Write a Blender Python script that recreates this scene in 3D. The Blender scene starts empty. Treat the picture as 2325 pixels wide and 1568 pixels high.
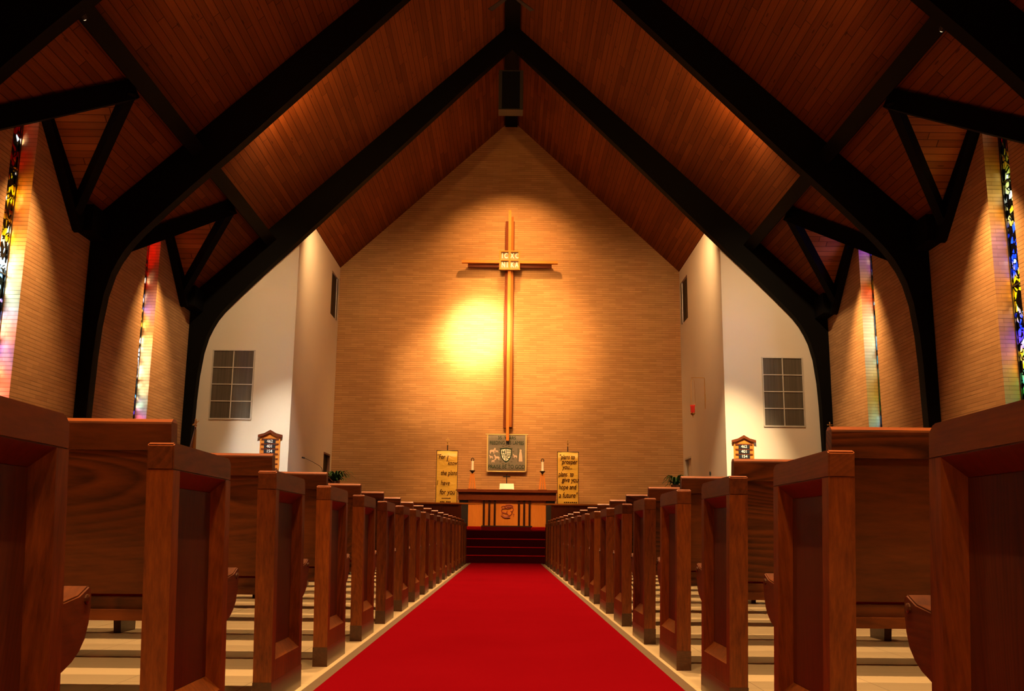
import bpy, bmesh, math, random
from mathutils import Vector, Matrix
random.seed(7)
SC = bpy.context.scene
COL = SC.collection
R = math.radians

# ------------------------------------------------------------------ helpers
def new_obj(name, data, parent=None, loc=None):
    o = bpy.data.objects.new(name, data)
    COL.objects.link(o)
    if parent: o.parent = parent
    if loc: o.location = loc
    return o

def tag(o, label=None, cat=None, group=None, kind=None):
    if label: o['label'] = label
    if cat: o['category'] = cat
    if group: o['group'] = group
    if kind: o['kind'] = kind
    return o

def thing(name, label, cat, loc=(0, 0, 0), group=None):
    return tag(new_obj(name, None, None, loc), label, cat, group)

class MB:
    """collects shapes into one mesh"""
    def __init__(self): self.bm = bmesh.new(); self.mi = 0
    def _f(self, vs):
        try:
            f = self.bm.faces.new(vs); f.material_index = self.mi; return f
        except ValueError: return None
    def hexa(self, p):            # 8 points: bottom 4 (ccw) then top 4
        v = [self.bm.verts.new(q) for q in p]
        for a in ((3, 2, 1, 0), (4, 5, 6, 7), (0, 1, 5, 4), (1, 2, 6, 5), (2, 3, 7, 6), (3, 0, 4, 7)):
            self._f([v[i] for i in a])
        return self
    def box(self, x0, x1, y0, y1, z0, z1):
        return self.hexa([(x0, y0, z0), (x1, y0, z0), (x1, y1, z0), (x0, y1, z0),
                          (x0, y0, z1), (x1, y0, z1), (x1, y1, z1), (x0, y1, z1)])
    def poly(self, pts):
        self._f([self.bm.verts.new(q) for q in pts]); return self
    def prism(self, pts, axis, a, b):
        """pts: 2-D outline; axis 'x','y','z' extrusion from a to b"""
        def P(u, v, w):
            return {'x': (w, u, v), 'y': (u, w, v), 'z': (u, v, w)}[axis]
        A = [self.bm.verts.new(P(u, v, a)) for u, v in pts]
        B = [self.bm.verts.new(P(u, v, b)) for u, v in pts]
        self._f(A); self._f(B[::-1])
        n = len(pts)
        for i in range(n):
            j = (i + 1) % n
            self._f([A[i], B[i], B[j], A[j]])
        return self
    def beam(self, p0, p1, w, d, up=(0, 0, 1), drop=True):
        """rectangular bar from p0 to p1; top face on the p0-p1 line when drop"""
        p0, p1 = Vector(p0), Vector(p1)
        t = (p1 - p0).normalized(); up = Vector(up)
        s = t.cross(up).normalized(); u = s.cross(t).normalized()
        lo, hi = (-d, 0) if drop else (-d / 2, d / 2)
        q = []
        for h in (lo, hi):
            for p, k in ((p0, -1), (p0, 1), (p1, 1), (p1, -1)):
                q.append(p + s * (k * w / 2) + u * h)
        return self.hexa(q)
    def tube(self, pts, r, seg=8, caps=True):
        pts = [Vector(p) for p in pts]; rings = []
        rr = r if isinstance(r, (list, tuple)) else [r] * len(pts)
        ref = None
        for i, p in enumerate(pts):
            t = (pts[min(i + 1, len(pts) - 1)] - pts[max(i - 1, 0)]).normalized()
            if ref is None:
                ref = Vector((0, 0, 1)) if abs(t.z) < .9 else Vector((1, 0, 0))
            s = t.cross(ref).normalized(); u = s.cross(t).normalized()
            ref = u
            rings.append([self.bm.verts.new(p + (s * math.cos(a) + u * math.sin(a)) * rr[i])
                          for a in (2 * math.pi * k / seg for k in range(seg))])
        for A, B in zip(rings, rings[1:]):
            for k in range(seg):
                j = (k + 1) % seg
                self._f([A[k], A[j], B[j], B[k]])
        if caps:
            self._f(rings[0][::-1]); self._f(rings[-1])
        return self
    def lathe(self, prof, c=(0, 0), seg=16):
        """prof: (r, z) list; axis vertical at c"""
        rings = []
        for r, z in prof:
            rings.append([self.bm.verts.new((c[0] + r * math.cos(2 * math.pi * k / seg),
                                             c[1] + r * math.sin(2 * math.pi * k / seg), z)) for k in range(seg)])
        for A, B in zip(rings, rings[1:]):
            for k in range(seg):
                j = (k + 1) % seg
                self._f([A[k], A[j], B[j], B[k]])
        self._f(rings[0][::-1]); self._f(rings[-1])
        return self
    def ball(self, c, r, sc=(1, 1, 1)):
        m = Matrix.Translation(c) @ Matrix.Diagonal((r * sc[0], r * sc[1], r * sc[2], 1))
        k = bmesh.ops.create_icosphere(self.bm, subdivisions=2, radius=1, matrix=m)
        for f in {f for v in k['verts'] for f in v.link_faces}: f.material_index = self.mi
        return self
    def mesh(self, name, mats, bevel=0, smooth=False, weld=False):
        bm = self.bm
        if weld: bmesh.ops.remove_doubles(bm, verts=bm.verts, dist=1e-5)
        bmesh.ops.recalc_face_normals(bm, faces=bm.faces)
        if bevel:
            es = [e for e in bm.edges if len(e.link_faces) == 2 and e.calc_face_angle(0) > .5]
            bmesh.ops.bevel(bm, geom=es, offset=bevel, segments=2, affect='EDGES', clamp_overlap=True)
        me = bpy.data.meshes.new(name); bm.to_mesh(me); bm.free()
        for m in (mats if isinstance(mats, (list, tuple)) else [mats]): me.materials.append(m)
        if smooth:
            for p in me.polygons: p.use_smooth = True
        return me
    def obj(self, name, mats, parent=None, loc=None, **k):
        return new_obj(name, self.mesh(name, mats, **k), parent, loc)

def worn_lit_edges(o, axis=None):
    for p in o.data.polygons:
        if p.normal.z > .3 and p.normal.z < .999: p.material_index = 1  # upward bevels get the lighter tone that paints in caught light
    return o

def dup(root, loc, label=None):
    r = root.copy(); COL.objects.link(r); r.location = loc
    if label: r['label'] = label
    for ch in list(root.children):
        c = ch.copy(); COL.objects.link(c); c.parent = r
        for g in list(ch.children):
            d = g.copy(); COL.objects.link(d); d.parent = c
    return r

FONTS = {}
def text(name, body, size, mat, parent, loc, rot=(R(90), 0, 0), align='CENTER', shear=0, width=None, bold=0.0, extrude=.004):
    cu = bpy.data.curves.new(name, 'FONT'); cu.body = body; cu.size = size
    cu.align_x = align; cu.align_y = 'CENTER'; cu.shear = shear; cu.extrude = extrude; cu.offset = bold
    cu.materials.append(mat)
    tmp = bpy.data.objects.new(name, cu)
    me = bpy.data.meshes.new_from_object(tmp)
    bpy.data.objects.remove(tmp)
    o = new_obj(name, me, parent, loc); o.rotation_euler = rot
    if width: o.scale.x = width
    return o

# ------------------------------------------------------------------ materials
class NT:
    def __init__(self, name):
        self.m = bpy.data.materials.new(name); self.m.use_nodes = True
        self.t = self.m.node_tree; self.t.nodes.clear()
        self.out = self.n('ShaderNodeOutputMaterial')
    def n(self, typ, **kw):
        nd = self.t.nodes.new(typ)
        for k, v in kw.items(): setattr(nd, k, v)
        return nd
    def l(self, a, b): self.t.links.new(a, b)
    def math(self, op, a, b=None, c=None):
        nd = self.n('ShaderNodeMath', operation=op)
        for i, v in enumerate((a, b, c)):
            if v is None: continue
            if hasattr(v, 'is_output'): self.l(v, nd.inputs[i])
            else: nd.inputs[i].default_value = v
        return nd.outputs[0]
    def ramp(self, fac, stops, interp='LINEAR'):
        nd = self.n('ShaderNodeValToRGB'); cr = nd.color_ramp; cr.interpolation = interp
        while len(cr.elements) < len(stops): cr.elements.new(0.5)
        for e, (p, c) in zip(cr.elements, stops):
            e.position = p; e.color = (c[0], c[1], c[2], 1)
        self.l(fac, nd.inputs[0]); return nd.outputs[0]
    def mix(self, fac, a, b, typ='MIX'):
        nd = self.n('ShaderNodeMix', data_type='RGBA', blend_type=typ)
        for i, v in ((0, fac), (6, a), (7, b)):
            if hasattr(v, 'is_output'): self.l(v, nd.inputs[i])
            elif i == 0: nd.inputs[0].default_value = v
            else: nd.inputs[i].default_value = (v[0], v[1], v[2], 1)
        return nd.outputs[2]
    def principled(self, col, rough=.5, metal=0, spec=.5, coat=0, bump=None, bstr=.3, bdist=.01):
        p = self.n('ShaderNodeBsdfPrincipled')
        for k, v in (('Base Color', col), ('Roughness', rough), ('Metallic', metal), ('Specular IOR Level', spec), ('Coat Weight', coat)):
            if hasattr(v, 'is_output'): self.l(v, p.inputs[k])
            elif k == 'Base Color': p.inputs[k].default_value = (v[0], v[1], v[2], 1)
            else: p.inputs[k].default_value = v
        if coat: p.inputs['Coat Roughness'].default_value = .12
        if bump is not None:
            b = self.n('ShaderNodeBump'); b.inputs['Strength'].default_value = bstr; b.inputs['Distance'].default_value = bdist
            self.l(bump, b.inputs['Height']); self.l(b.outputs[0], p.inputs['Normal'])
        self.l(p.outputs[0], self.out.inputs[0]); self.p = p
        return p
    def pos(self, src='world'):
        if src == 'world': o = self.n('ShaderNodeNewGeometry').outputs['Position']
        else: o = self.n('ShaderNodeTexCoord').outputs['Object']
        s = self.n('ShaderNodeSeparateXYZ'); self.l(o, s.inputs[0]); return s.outputs
    def vec(self, x, y, z):
        c = self.n('ShaderNodeCombineXYZ')
        for i, v in enumerate((x, y, z)):
            if hasattr(v, 'is_output'): self.l(v, c.inputs[i])
            else: c.inputs[i].default_value = v
        return c.outputs[0]
    def noise(self, v, scale, detail=2, rough=.5, dist=0):
        nd = self.n('ShaderNodeTexNoise'); nd.inputs['Scale'].default_value = scale
        nd.inputs['Detail'].default_value = detail; nd.inputs['Roughness'].default_value = rough
        nd.inputs['Distortion'].default_value = dist
        if v is not None: self.l(v, nd.inputs['Vector'])
        return nd.outputs[0]

def plain(name, col, rough=.5, metal=0, spec=.5, var=.12, scale=6, coat=0):
    t = NT(name)
    o = t.n('ShaderNodeTexCoord').outputs['Object']
    f = t.noise(o, scale, 3)
    c = t.mix(f, [x * (1 - var) for x in col], [min(1, x * (1 + var)) for x in col])
    t.principled(c, rough, metal, spec, coat); return t.m

def brick(name, c1, c2, mortar, row=.07, wid=.42, rough=.85):
    t = NT(name); x, y, z = t.pos()
    u = t.math('ADD', x, y)
    b = t.n('ShaderNodeTexBrick'); b.offset = .5; b.squash = 1
    b.inputs['Color1'].default_value = (*c1, 1); b.inputs['Color2'].default_value = (*c2, 1)
    b.inputs['Mortar'].default_value = (*mortar, 1)
    b.inputs['Scale'].default_value = 1; b.inputs['Mortar Size'].default_value = .0035
    b.inputs['Mortar Smooth'].default_value = .3
    b.inputs['Bias'].default_value = -.1; b.inputs['Brick Width'].default_value = wid; b.inputs['Row Height'].default_value = row
    v = t.vec(u, z, 0); t.l(v, b.inputs['Vector'])
    n1 = t.noise(t.vec(t.math('MULTIPLY', u, 2.4), t.math('MULTIPLY', z, 14.3), 0), 1, 2)
    n2 = t.noise(v, .45, 3)
    n3 = t.noise(t.vec(t.math('MULTIPLY', u, .9), t.math('MULTIPLY', z, 14.3), 3), 1, 2, .6)
    c = t.mix(t.math('MULTIPLY', n1, .5), b.outputs['Color'], [k * .72 for k in c2], 'MIX')
    c = t.mix(.3, c, t.ramp(n2, [(.3, (.68, .6, .52)), (.7, (1.0, .97, .92))]), 'MULTIPLY')
    fr = t.math('FRACT', t.math('DIVIDE', z, row))
    bed = t.math('MULTIPLY', t.math('LESS_THAN', fr, .15), t.ramp(n3, [(.35, (.15, .15, .15)), (.65, (1, 1, 1))]))
    c = t.mix(t.math('MULTIPLY', bed, .72), c, [k * .3 for k in mortar])  # shadow of the raked bed joints painted in as dark bands
    h = t.math('SUBTRACT', 1, t.math('MAXIMUM', bed, t.math('MULTIPLY', b.outputs['Fac'], .4)))
    t.principled(c, rough, spec=.12, bump=h, bstr=.4, bdist=.012); return t.m

def planks(name, along, c_lo, c_hi, pitch=.14, rough=.75):
    t = NT(name); x, y, z = t.pos()
    s = t.math('MULTIPLY', z, 1.455 if along == 'y' else 1.6)
    L = {'x': x, 'y': y}[along]
    sid = t.math('FLOOR', t.math('DIVIDE', s, pitch))
    wn = t.n('ShaderNodeTexWhiteNoise', noise_dimensions='1D'); t.l(sid, wn.inputs['W'])
    l2 = t.math('ADD', L, t.math('MULTIPLY', wn.outputs[0], 7))
    piece = t.math('FLOOR', t.math('DIVIDE', l2, 3.1))
    wn2 = t.n('ShaderNodeTexWhiteNoise', noise_dimensions='2D'); t.l(t.vec(sid, piece, 0), wn2.inputs['Vector'])
    grain = t.noise(t.vec(t.math('MULTIPLY', l2, .9), t.math('MULTIPLY', s, 26), sid), 1, 3, .6, .4)
    knots = t.n('ShaderNodeTexVoronoi'); t.l(t.vec(t.math('MULTIPLY', l2, .9), t.math('MULTIPLY', s, 5), 0), knots.inputs['Vector'])
    knots.inputs['Scale'].default_value = 1.3
    kn = t.math('LESS_THAN', knots.outputs['Distance'], .09)
    f = t.math('ADD', t.math('MULTIPLY', wn2.outputs[0], .42), t.math('MULTIPLY', grain, .7))
    c = t.ramp(f, [(.15, c_lo), (.85, c_hi)])
    c = t.mix(t.math('MULTIPLY', kn, .6), c, [k * .3 for k in c_lo])
    fr = t.math('FRACT', t.math('DIVIDE', s, pitch))
    gap = t.math('LESS_THAN', fr, .10)
    endg = t.math('LESS_THAN', t.math('FRACT', t.math('DIVIDE', l2, 3.1)), .006)
    g = t.math('MAXIMUM', gap, endg)
    c = t.mix(t.math('MULTIPLY', g, .62), c, (.006, .002, .0005))
    t.principled(c, rough, spec=.1, bump=t.math('SUBTRACT', 1, g), bstr=.5, bdist=.008); return t.m

def wood(name, axis, lo, hi, rough=.3, coat=.35, cath=0.35, src='object', spec=.22, nr=46):
    """varnished timber, grain along axis"""
    t = NT(name); x, y, z = t.pos(src)
    k = {'x': (.8, 5, 5), 'y': (5, .8, 5), 'z': (7, 7, .7)}[axis]
    inf = t.n('ShaderNodeObjectInfo').outputs['Random']
    off = t.math('MULTIPLY', inf, 37)
    v = t.vec(t.math('ADD', t.math('MULTIPLY', x, k[0]), off), t.math('MULTIPLY', y, k[1]), t.math('MULTIPLY', z, k[2]))
    big = t.noise(v, .5, 1, .4, .2)
    rings = t.math('FRACT', t.math('MULTIPLY', big, nr))
    rings = t.math('SMOOTH_MIN', rings, t.math('MULTIPLY', t.math('SUBTRACT', 1, rings), 3), .2)
    fine = t.noise(v, 8, 4, .7)
    msk = t.ramp(t.noise(v, .28, 1), [(.42, (.12, .12, .12)), (.62, (1, 1, 1))])
    rings = t.math('ADD', t.math('MULTIPLY', t.math('SUBTRACT', rings, .45), msk), .45)
    tone = t.noise(v, .35, 1)
    f = t.math('ADD', t.math('MULTIPLY', rings, cath), t.math('MULTIPLY', fine, .8 - cath * .6))
    f = t.math('ADD', f, t.math('MULTIPLY', t.math('SUBTRACT', tone, .5), .7))
    c = t.ramp(f, [(.2, lo), (.48, [(a + b) / 2 for a, b in zip(lo, hi)]), (.78, hi)])
    t.principled(c, rough, spec=spec, coat=coat, bump=fine, bstr=.06, bdist=.002); return t.m

def glass_mat(name, stops, gain=1.0, seed=0.):
    """dalle glass: coloured chunks in a dark matrix, colour by height"""
    t = NT(name); x, y, z = t.pos()
    v = t.vec(t.math('ADD', y, seed), t.math('MULTIPLY', z, .8), 0)
    nz = t.noise(v, 3, 1)
    vv = t.vec(t.math('ADD', t.math('MULTIPLY', y, 1.0), t.math('MULTIPLY', nz, .15)), t.math('MULTIPLY', z, .62), seed)
    ce = t.n('ShaderNodeTexVoronoi', feature='F1'); ce.inputs['Scale'].default_value = 13; t.l(vv, ce.inputs['Vector'])
    ed = t.n('ShaderNodeTexVoronoi', feature='DISTANCE_TO_EDGE'); ed.inputs['Scale'].default_value = 13; t.l(vv, ed.inputs['Vector'])
    sp = t.n('ShaderNodeSeparateColor'); t.l(ce.outputs['Color'], sp.inputs[0])
    h = t.math('DIVIDE', t.math('SUBTRACT', z, 2.6), 5.2)
    h = t.math('ADD', h, t.math('MULTIPLY', t.math('SUBTRACT', sp.outputs[0], .5), .07))
    col = t.ramp(h, stops)
    col = t.mix(t.math('MULTIPLY', t.math('GREATER_THAN', sp.outputs[1], .90), .7), col, (.9, .9, .85))
    lead = t.math('LESS_THAN', ed.outputs['Distance'], .055)
    dark = t.math('LESS_THAN', sp.outputs[2], .3)
    blk = t.math('MAXIMUM', lead, dark)
    col = t.mix(blk, col, (.012, .012, .01))
    tr = t.n('ShaderNodeBsdfTransparent'); g = t.n('ShaderNodeVectorMath', operation='SCALE'); g.inputs['Scale'].default_value = gain
    t.l(col, g.inputs[0]); t.l(g.outputs[0], tr.inputs[0])
    gl = t.n('ShaderNodeBsdfGlossy'); gl.inputs['Roughness'].default_value = .15; gl.inputs[0].default_value = (.5, .5, .5, 1)
    mx = t.n('ShaderNodeMixShader'); mx.inputs[0].default_value = .04
    t.l(tr.outputs[0], mx.inputs[1]); t.l(gl.outputs[0], mx.inputs[2]); t.l(mx.outputs[0], t.out.inputs[0])
    return t.m

M = {}
M['brick'] = brick('tan_roman_brick', (.56, .315, .13), (.45, .24, .095), (.34, .185, .08))
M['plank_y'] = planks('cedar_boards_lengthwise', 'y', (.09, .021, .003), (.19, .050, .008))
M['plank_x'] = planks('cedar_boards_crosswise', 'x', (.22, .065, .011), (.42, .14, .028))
M['black'] = plain('black_stained_timber', (.0032, .0025, .0013), .7, spec=.06)
M['white'] = plain('cream_plaster', (.70, .62, .47), .9, spec=.1, var=.03, scale=1.2)
M['pew_x'] = wood('oak_varnish_lengthwise', 'x', (.018, .004, .0006), (.155, .037, .004), .45, .0, .42)
M['pew_z'] = wood('oak_varnish_upright', 'z', (.06, .011, .001), (.27, .068, .006), .45, .0, .16)
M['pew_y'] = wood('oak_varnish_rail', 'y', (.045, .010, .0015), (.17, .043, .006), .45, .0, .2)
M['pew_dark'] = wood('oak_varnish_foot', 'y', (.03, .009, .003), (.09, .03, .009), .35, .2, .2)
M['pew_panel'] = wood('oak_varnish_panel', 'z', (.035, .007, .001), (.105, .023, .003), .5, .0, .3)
M['worn_lit'] = wood('oak_worn_lit_edge', 'x', (.19, .040, .004), (.30, .074, .008), .38, .08, .2, spec=.35)  # edge oak lighter from wear, with the overhead highlight painted into it
M['kneel'] = plain('scarlet_kneeler', (.62, .012, .008), .9, spec=.05, var=.15, scale=30)
M['red_cloth'] = plain('red_upholstery', (.33, .008, .010), .9, spec=.1, var=.2, scale=40)
M['carpet'] = None
M['gold_oak'] = wood('honey_oak', 'z', (.52, .17, .016), (.72, .26, .032), .6, 0, .15)
M['gold_oak_x'] = wood('honey_oak_beam', 'x', (.52, .17, .016), (.72, .26, .032), .6, 0, .15)
M['red_oak'] = wood('mahogany', 'z', (.10, .020, .005), (.20, .045, .009), .6, 0, .15, spec=.1)
M['red_oak_x'] = wood('mahogany_top', 'x', (.10, .020, .005), (.20, .045, .009), .55, 0, .15, spec=.12)
M['side_oak'] = wood('brown_oak', 'z', (.28, .085, .010), (.40, .13, .018), .6, 0, .15, spec=.1)
M['dark_post'] = plain('dark_altar_post', (.03, .008, .003), .6, spec=.1)
M['brass'] = plain('aged_brass', (.70, .45, .14), .32, 1, var=.1)
M['iron'] = plain('dark_iron', (.02, .014, .008), .5, .4)
M['ink'] = plain('dark_lettering', (.035, .012, .006), .9, spec=.05)
M['green_ink'] = plain('green_lettering', (.012, .04, .022), .9, spec=.05)
M['gold_cloth'] = None
M['wax'] = plain('candle_wax', (.85, .78, .62), .5)
M['paper'] = plain('book_pages', (.9, .86, .74), .8)
M['drape'] = None
M['white_trim'] = plain('painted_muntin', (.52, .47, .36), .6)
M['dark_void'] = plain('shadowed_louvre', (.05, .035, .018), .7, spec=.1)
M['leaf'] = plain('fern_green', (.04, .13, .02), .6, var=.5, scale=9)
M['pot'] = plain('clay_pot', (.2, .09, .05), .7)
M['cell'] = plain('gilt_cell', (.28, .20, .10), .6)
M['ivory'] = plain('ivory_letters', (.9, .85, .7), .6)
M['card'] = plain('black_number_card', (.008, .009, .012), .5)
M['red_glass'] = None
M['speaker'] = plain('black_grille', (.004, .004, .004), .8, spec=.1)
M['speaker_edge'] = plain('grey_cabinet_edge', (.022, .017, .011), .7)
M['taupe'] = plain('banner_taupe_felt', (.21, .19, .15), .95, spec=.05, var=.15, scale=12)
M['sage'] = plain('banner_sage_edge', (.36, .36, .24), .9, spec=.05)
M['gold_trim'] = plain('banner_gold_edge', (.62, .48, .2), .8, spec=.1)
M['pink'] = plain('lamb_felt', (.66, .50, .38), .9, spec=.05)
M['bronze_red'] = plain('carved_red_relief', (.30, .055, .012), .5)
M['flag_red'] = plain('flag_red_silk', (.22, .02, .012), .7)
M['flag_gold'] = plain('flag_gold_fringe', (.45, .22, .05), .7)
M['flag_white'] = plain('flag_white_silk', (.28, .16, .10), .7)

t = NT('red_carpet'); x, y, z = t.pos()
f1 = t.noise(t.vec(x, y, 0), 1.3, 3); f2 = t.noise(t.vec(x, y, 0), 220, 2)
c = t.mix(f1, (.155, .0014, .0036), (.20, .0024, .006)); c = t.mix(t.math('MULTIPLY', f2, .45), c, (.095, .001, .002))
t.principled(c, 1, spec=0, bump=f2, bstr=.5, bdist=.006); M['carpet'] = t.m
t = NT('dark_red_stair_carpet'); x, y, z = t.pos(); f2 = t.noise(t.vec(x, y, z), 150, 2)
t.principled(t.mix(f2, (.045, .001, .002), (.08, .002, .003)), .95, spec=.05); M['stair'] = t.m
t = NT('beige_floor_tile'); x, y, z = t.pos()
b = t.n('ShaderNodeTexBrick'); b.offset = 0; b.inputs['Scale'].default_value = 1; b.inputs['Brick Width'].default_value = .6
b.inputs['Row Height'].default_value = .6; b.inputs['Mortar Size'].default_value = .0022
b.inputs['Color1'].default_value = (.72, .56, .33, 1); b.inputs['Color2'].default_value = (.68, .53, .31, 1); b.inputs['Mortar'].default_value = (.36, .28, .18, 1)
t.l(t.vec(x, y, 0), b.inputs['Vector'])
c = t.mix(t.math('MULTIPLY', t.noise(t.vec(x, y, 0), 25, 4), .3), b.outputs[0], (.58, .45, .27))
t.principled(c, .2, spec=.5); M['floor'] = t.m
M['edge'] = plain('brown_carpet_edging', (.12, .075, .035), .6, scale=20)
t = NT('gold_satin'); o = t.pos('object')
w = t.noise(t.vec(t.math('MULTIPLY', o[0], 1.2), o[1], t.math('MULTIPLY', o[2], 3)), 2.2, 2, .5, .5)
t.principled(t.mix(w, (.55, .33, .035), (.66, .44, .06)), .38, spec=.5, bump=w, bstr=.5, bdist=.06); M['gold_cloth'] = t.m
t = NT('grey_pleated_drape'); o = t.pos('object')
w = t.noise(t.vec(t.math('MULTIPLY', o[0], 22), 0, t.math('MULTIPLY', o[2], .5)), 1, 2)
t.principled(t.mix(w, (.05, .04, .024), (.13, .105, .068)), .55, spec=.3, bump=w, bstr=.4, bdist=.02); M['drape'] = t.m
t = NT('ruby_lamp_glass'); p = t.principled((.55, .012, .008), .15, spec=.6); p.inputs['Emission Color'].default_value = (1, .05, .02, 1); p.inputs['Emission Strength'].default_value = .12; M['red_glass'] = t.m

t = NT('lit_bulb'); e = t.n('ShaderNodeEmission'); e.inputs[0].default_value = (1, .72, .42, 1); e.inputs[1].default_value = 1.6; t.l(e.outputs[0], t.out.inputs[0]); M['bulb'] = t.m

RED, ORG, YEL = (.17, .004, .002), (.85, .17, .02), (.95, .62, .04)
WHT, CYN, BLU, VIO, PNK, GRN, OLV = (.95, .97, 1), (.35, .8, 1), (.06, .16, .9), (.4, .2, .9), (.95, .4, .5), (.2, .45, .12), (.35, .32, .05)
GL = {
 'L0': [(.05, PNK), (.13, (.95, .5, .4)), (.18, (.3, .35, 1)), (.23, VIO), (.27, (1, .6, .45)), (.33, (.4, .5, 1)), (.39, (.5, .85, 1)), (.48, WHT), (.56, YEL), (.63, RED), (.70, YEL), (.78, RED)],
 'L1': [(.1, PNK), (.15, VIO), (.2, CYN), (.26, WHT), (.31, (1, .75, .7)), (.36, WHT), (.45, WHT), (.50, (1, .85, .5)), (.55, YEL), (.59, BLU), (.66, RED), (.95, (.5, .03, .01))],
 'R0': [(.03, CYN), (.09, GRN), (.15, (.3, .6, .4)), (.20, YEL), (.25, VIO), (.30, BLU), (.35, YEL), (.46, YEL), (.49, BLU), (.60, (.15, .3, 1)), (.64, YEL), (.72, (.9, .85, .6)), (.80, OLV), (.9, RED)],
 'R1': [(.05, BLU), (.13, CYN), (.2, GRN), (.3, OLV), (.42, CYN), (.52, WHT), (.58, CYN), (.62, WHT), (.65, ORG), (.70, ORG), (.74, OLV), (.86, VIO)],
}
GAIN = {'L0': 1.0, 'L1': 1.0, 'R0': 1.0, 'R1': 1.0}
for k in GL: M['glass_' + k] = glass_mat('stained_glass_' + k.lower().replace('l', 'west_').replace('r', 'east_'), GL[k], GAIN[k], {'L0': 1.3, 'L1': 5.1, 'R0': 9.7, 'R1': 14.2}[k])

# ------------------------------------------------------------------ dimensions
APEX, SL = 14.19, .945
def roof(x): return APEX - SL * abs(x)
WX, WO = 8.06, 8.36            # inner and outer wall plane
ARCH = [24.2, 18.2, 12.2]      # far faces
AT = .25
YB = 30.2                      # brick end wall
YW = 24.22                     # white wall beside the chancel
Y0 = -3.0
PX1, PW, PD = 6.23, .28, .35   # purlin
CXW = 5.45
ZP = .78                       # chancel floor height
AXv = 6.45
RZ = roof(AXv)                 # dormer ridge height
DN = 1.9                       # dormer half width at the wall
FS = (RZ - roof(WX)) / DN
DO = (RZ - roof(WO)) / FS
BAYS = [15.2, 21.2]

# ------------------------------------------------------------------ setting
m = MB(); m.box(-9, 9, Y0 - .1, YB + .1, -.12, 0)
tag(m.obj('floor', M['floor']), kind='structure', label='pale beige tiled floor under the pews')

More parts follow.
